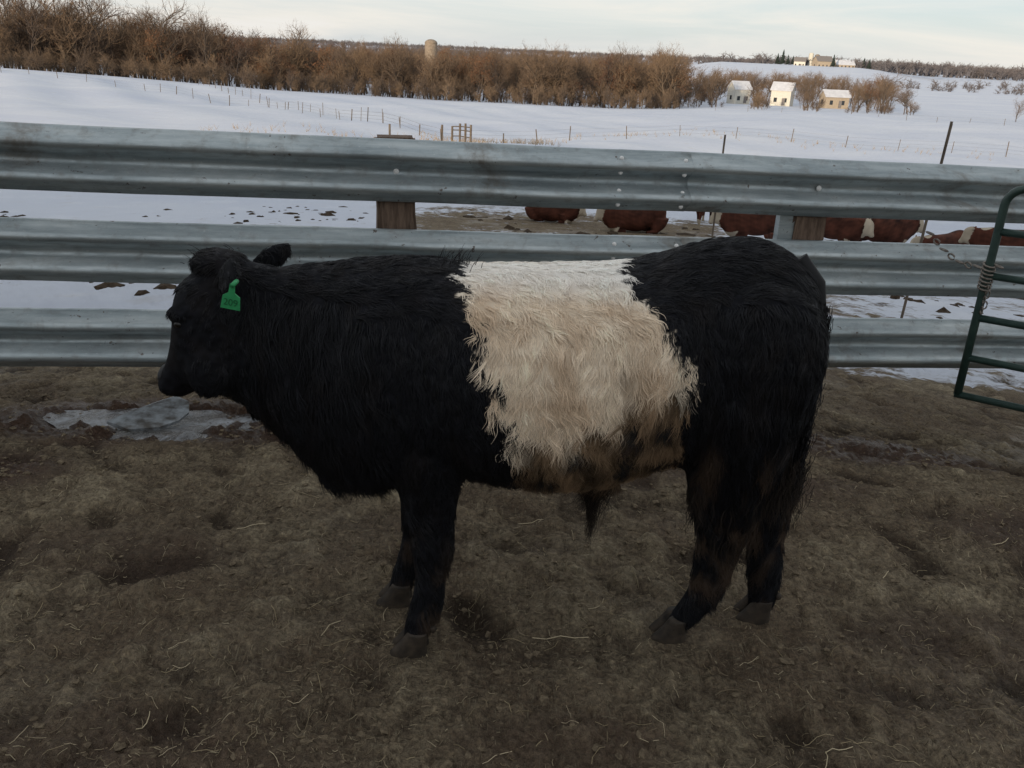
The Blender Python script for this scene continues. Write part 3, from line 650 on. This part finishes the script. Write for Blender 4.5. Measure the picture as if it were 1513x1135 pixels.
# ------------------------------------------------------------ buildings
WH=simple('white_siding',(.50,.48,.42),(.62,.60,.54),3,.7,.2,bs=0); TAN=simple('tan_siding',(.30,.25,.19),(.42,.35,.27),3,.7,.2,bs=0)
ROOF=simple('grey_roof',(.13,.12,.12),(.24,.22,.21),4,.8,.2,bs=0); SNR=simple('snowy_roof',(.45,.46,.50),(.6,.62,.66),.8,.8,.2,bs=0); GLS,nt,b=mat('window_glass',.1,.5); b.inputs['Base Color'].default_value=(.03,.035,.04,1)
CON=simple('silo_concrete',(.19,.155,.12),(.30,.245,.19),1.2,.85,.2,bs=0)
def house(name,az,r,w,d,h,rz,wall,roof,dz=0,door=True):
    x,y=polar(az,r); z=float(base_z(x,y))+dz; e=empty(name,(x,y,z)); ca,sa=math.cos(rz),math.sin(rz)
    def T(p): return (x+p[0]*ca-p[1]*sa,y+p[0]*sa+p[1]*ca,z+p[2])
    rh=d*.42
    P=[(-w/2,-d/2,-3),(w/2,-d/2,-3),(w/2,d/2,-3),(-w/2,d/2,-3),(-w/2,-d/2,h),(w/2,-d/2,h),(w/2,d/2,h),(-w/2,d/2,h),(-w/2,0,h+rh),(w/2,0,h+rh)]
    mk('walls',[T(p) for p in P],[(0,1,5,4),(1,2,6,9,5),(2,3,7,6),(3,0,4,8,7)],wall,e)
    o=.4; V=[];F=[]
    for s in (-1,1):
        b=len(V)
        for zz in (.02,.22):
            V+= [T((-w/2-o,s*(d/2+o),h-o*.84+zz)),T((w/2+o,s*(d/2+o),h-o*.84+zz)),T((w/2+o,0,h+rh+zz)),T((-w/2-o,0,h+rh+zz))]
        F+= [tuple(b+i for i in f) for f in ((0,1,2,3),(7,6,5,4),(0,4,5,1),(1,5,6,2),(2,6,7,3),(3,7,4,0))]
    mk('roof',V,F,roof,e)
    V=[];F=[]; n=max(2,int(w/3))
    for fl in range(max(1,int(h/2.8))):
        for k in range(n):
            cx=-w/2+w*(k+.5)/n; c=T((cx,-d/2-.03,1.5+fl*2.7)); box(V,F,c,(1.0,.08,1.3),rz)
    c=T((-w/2-.03,0,1.6)); box(V,F,c,(.08,1.1,1.3),rz)
    mk('windows',V,F,GLS,e)
    if door:
        V=[];F=[]; c=T((w*.02+.9,-d/2-.05,1.05)); box(V,F,c,(1.0,.1,2.1),rz); mk('door',V,F,ROOF,e)
def silo(name,az,r,rad,h,m,dz=0,cap=None):
    x,y=polar(az,r); z=float(base_z(x,y))+dz; e=empty(name,(x,y,z)); V=[];F=[]
    tube(V,F,[(x,y,z-1),(x,y,z+h)],rad,24)
    for k in range(int(h/1.5)): tube(V,F,[(x,y,z+1.5*k),(x,y,z+1.5*k+.12)],rad+.06,24)
    mk('shell',V,F,m,e); V=[];F=[]
    tube(V,F,[(x,y,z+h+rad*.62*math.sin(t))for t in np.linspace(0,1.5,6)],[rad*1.03*math.cos(t) for t in np.linspace(0,1.5,6)],24); mk('dome',V,F,cap or m,e,smooth=True)
silo('concrete_silo',-6.0,440,3.0,17.6,CON)
house('farmhouse',13.3,300,5.5,5,4.4,.3,WH,SNR,.3); house('farmhouse',15.9,300,6.2,5,4.6,-.5,WH,SNR,.3); house('farm_shed',18.9,300,8,4,3.4,.2,TAN,SNR,.3)
house('farm_barn',17.9,800,14,9,5,.2,TAN,ROOF,-1,False); house('farm_barn',19.1,810,16,8,3.0,.1,TAN,SNR,-1,False); house('farmhouse',16.6,790,9,7,4.2,-.3,WH,ROOF,-1)
silo('farm_silo',17.2,805,2.0,9,WH); silo('farm_silo',17.55,812,2.0,8,CON)
V=[];F=[];C=[]
for az in (15.3,15.6,15.9,16.2,18.5,20.2,20.5): 
    x,y=polar(az,800+random.uniform(-20,10)); conifer(V,F,C,x,y,float(base_z(x,y)),random.uniform(7,13))
mk('conifer_grove',V,F,attrmat('conifer_needles',.9,.1),col=np.array(C))

# ------------------------------------------------------------ field fences
WP=simple('fence_post_wood',(.09,.07,.055),(.17,.14,.11),4,.9,.1,bs=0); WR,nt,b=mat('fence_wire',.6,.3,.6); b.inputs['Base Color'].default_value=(.16,.15,.14,1)
def fenceline(name,ctrl,sp,h=1.25,rp=.045):
    pts=[]
    for (a0,r0),(a1,r1) in zip(ctrl[:-1],ctrl[1:]):
        p0,p1=Vector(polar(a0,r0)),Vector(polar(a1,r1)); n=max(1,int((p1-p0).length/sp)); pts+=[p0.lerp(p1,k/n) for k in range(n)]
    pts.append(Vector(polar(*ctrl[-1]))); V=[];F=[];W=[];WF=[]; prev=None
    for p in pts:
        z=float(base_z(p.x,p.y)); hh=h*random.uniform(.7,1.2); lx,ly_=random.gauss(0,.09),random.gauss(0,.05); tube(V,F,[(p.x,p.y,z-.2),(p.x+lx,p.y+ly_,z+hh)],rp*random.uniform(.6,1.3),5)
        if prev is not None:
            for q in (.35,.7,1.05): rb(W,WF,Vector((prev.x,prev.y,pz+q)),Vector((p.x,p.y,z+q)),.006,.006)
        prev=p; pz=z
    e=empty(name,(pts[0].x,pts[0].y,0)); mk('posts',V,F,WP,e); mk('wires',W,WF,WR,e)
fenceline('wire_fence',[(-34,175),(-23,150),(-16,120),(-9,95),(-5.3,78),(-3.7,74)],4.5)
fenceline('wire_fence',[(-3.7,74),(3,84),(10,92),(20,98),(34,105)],4.5)
fenceline('wire_fence',[(-5.3,78),(-10,100),(-20,190)],5,1.3)
fenceline('wire_fence',[(30,170),(20,190),(12,192)],6)
e=empty('corral_panel',(*polar(-4.5,76),-5.5)); V=[];F=[]
P=[polar(-5.25,76),polar(-4.6,77),polar(-4.1,77),polar(-3.75,74),polar(-3.4,71)]
for (x,y) in P: tube(V,F,[(x,y,float(base_z(x,y))-.2),(x,y,float(base_z(x,y))+random.uniform(1.3,1.8))],.10,6)
for (a,b_) in zip(P[1:-1],P[2:]):
    for q in (.5,1.0,1.3): rb(V,F,Vector((*a,float(base_z(*a))+q)),Vector((*b_,float(base_z(*b_))+q)),.045,.045,4)
mk('corral_posts',V,F,WP,e)
for (az,rr,h,lean) in ((12.8,12.5,2.25,0.0),(25.0,10.5,2.42,.10),(-8.6,70,1.5,0)):
    x,y=polar(az,rr); z=float(base_z(x,y)); V=[];F=[]; tube(V,F,[(x,y,z-.2),(x+lean,y,z+h)],.014 if rr<20 else .09,6)
    if rr<20: tube(V,F,[(x,y-.02,z-.2),(x+lean,y-.02,z+h*.99)],.008,4)
    mk('steel_t_post',V,F,WP)
V=[];F=[]
for i in range(420):
    az=random.uniform(-7,2) if random.random()<.4 else random.uniform(-20,28); r=random.gauss(76,4) if az<3 else random.gauss(96,4); x,y=polar(az,r); z=float(base_z(x,y))
    for k in range(4): rb(V,F,Vector((x,y,z)),Vector((x+random.gauss(0,.15),y,z+random.uniform(.15,.5))),.010,.005)
mk('dry_weeds',V,F,simple('dry_weed',(.22,.16,.10),(.34,.26,.17),3,.9,.1,bs=0))

# ------------------------------------------------------------ added barn, unseen behind the photographer, put in to shade the yard
SAZ=math.radians(-28); SEL=math.radians(8)
sd=Vector((math.sin(SAZ),-math.cos(SAZ),0))
bc=sd*26; bw,bd,bh=70,12,5.0; rz_=math.atan2(-sd.x,sd.y)+math.pi
e=empty('added_shade_barn',(bc.x,bc.y,0)); ca,sa=math.cos(rz_),math.sin(rz_)
def T(p): return (bc.x+p[0]*ca-p[1]*sa,bc.y+p[0]*sa+p[1]*ca,p[2])
P=[(-bw/2,-bd/2,-.5),(bw/2,-bd/2,-.5),(bw/2,bd/2,-.5),(-bw/2,bd/2,-.5),(-bw/2,-bd/2,bh),(bw/2,-bd/2,bh),(bw/2,bd/2,bh),(-bw/2,bd/2,bh),(-bw/2,0,bh+2.8),(bw/2,0,bh+2.8)]
mk('walls',[T(p) for p in P],[(0,1,5,4),(1,2,6,9,5),(2,3,7,6),(3,0,4,8,7)],simple('shade_barn_boards',(.45,.43,.40),(.6,.58,.54),2,.8,.2,stretch=(6,1,.3),bs=0),e)
mk('roof',[T(p) for p in [(-bw/2-.5,-bd/2-.6,bh-.2),(bw/2+.5,-bd/2-.6,bh-.2),(bw/2+.5,0,bh+2.85),(-bw/2-.5,0,bh+2.85),(-bw/2-.5,bd/2+.6,bh-.2),(bw/2+.5,bd/2+.6,bh-.2)]],[(0,1,2,3),(3,2,5,4)],SNR,e)
V=[];F=[]
for k in range(-4,5): box(V,F,T((k*7,bd/2+.05,1.9)),(3.6,.12,3.8),rz_)
mk('shade_barn_doors',V,F,ROOF,e)

# ------------------------------------------------------------ light, sky
sun=bpy.data.lights.new('sun','SUN'); sun.energy=4.4; sun.angle=math.radians(.5); sun.color=(1,.81,.59)
so=bpy.data.objects.new('sun',sun); COL.objects.link(so)
dv=Vector((sd.x*math.cos(SEL),sd.y*math.cos(SEL),math.sin(SEL))); so.rotation_euler=dv.to_track_quat('Z','Y').to_euler()
W=bpy.data.worlds.new('World'); SC.world=W; W.use_nodes=True; nt=W.node_tree; bg=nt.nodes['Background']
sk=nt.nodes.new('ShaderNodeTexSky'); sk.sky_type='NISHITA'; sk.sun_disc=False; sk.sun_elevation=SEL; sk.sun_rotation=math.atan2(dv.x,dv.y); sk.air_density=1.0; sk.dust_density=.6; sk.ozone_density=1.5
tc_=nt.nodes.new('ShaderNodeTexCoord'); f=nz(nt,tc_.outputs['Generated'],2.6,6,.6,.5,(1,1,10))
sky=mix(nt,ramp(nt,f,[(.30,.66),(.7,.96)]),sk.outputs[0],ramp(nt,f,[(.35,(5.3,5.95,6.7)),(.60,(6.7,6.55,6.3))])); nt.links.new(sky,bg.inputs[0]); bg.inputs[1].default_value=.133

# ------------------------------------------------------------ camera
p=math.radians(21.2); r=math.radians(2.6)
Rv=Vector((math.cos(r),math.sin(r)*math.sin(p),math.sin(r)*math.cos(p))); Uv=Vector((-math.sin(r),math.cos(r)*math.sin(p),math.cos(r)*math.cos(p))); Bv=Rv.cross(Uv)
cam=bpy.data.cameras.new('camera'); cam.sensor_width=36; cam.lens=36*1259/1513; cam.clip_start=.05; cam.clip_end=20000
co_=bpy.data.objects.new('camera',cam); COL.objects.link(co_)
M=Matrix((Rv,Uv,Bv)).transposed().to_4x4(); M.translation=Vector((0,0,1.7)); co_.matrix_world=M; SC.camera=co_
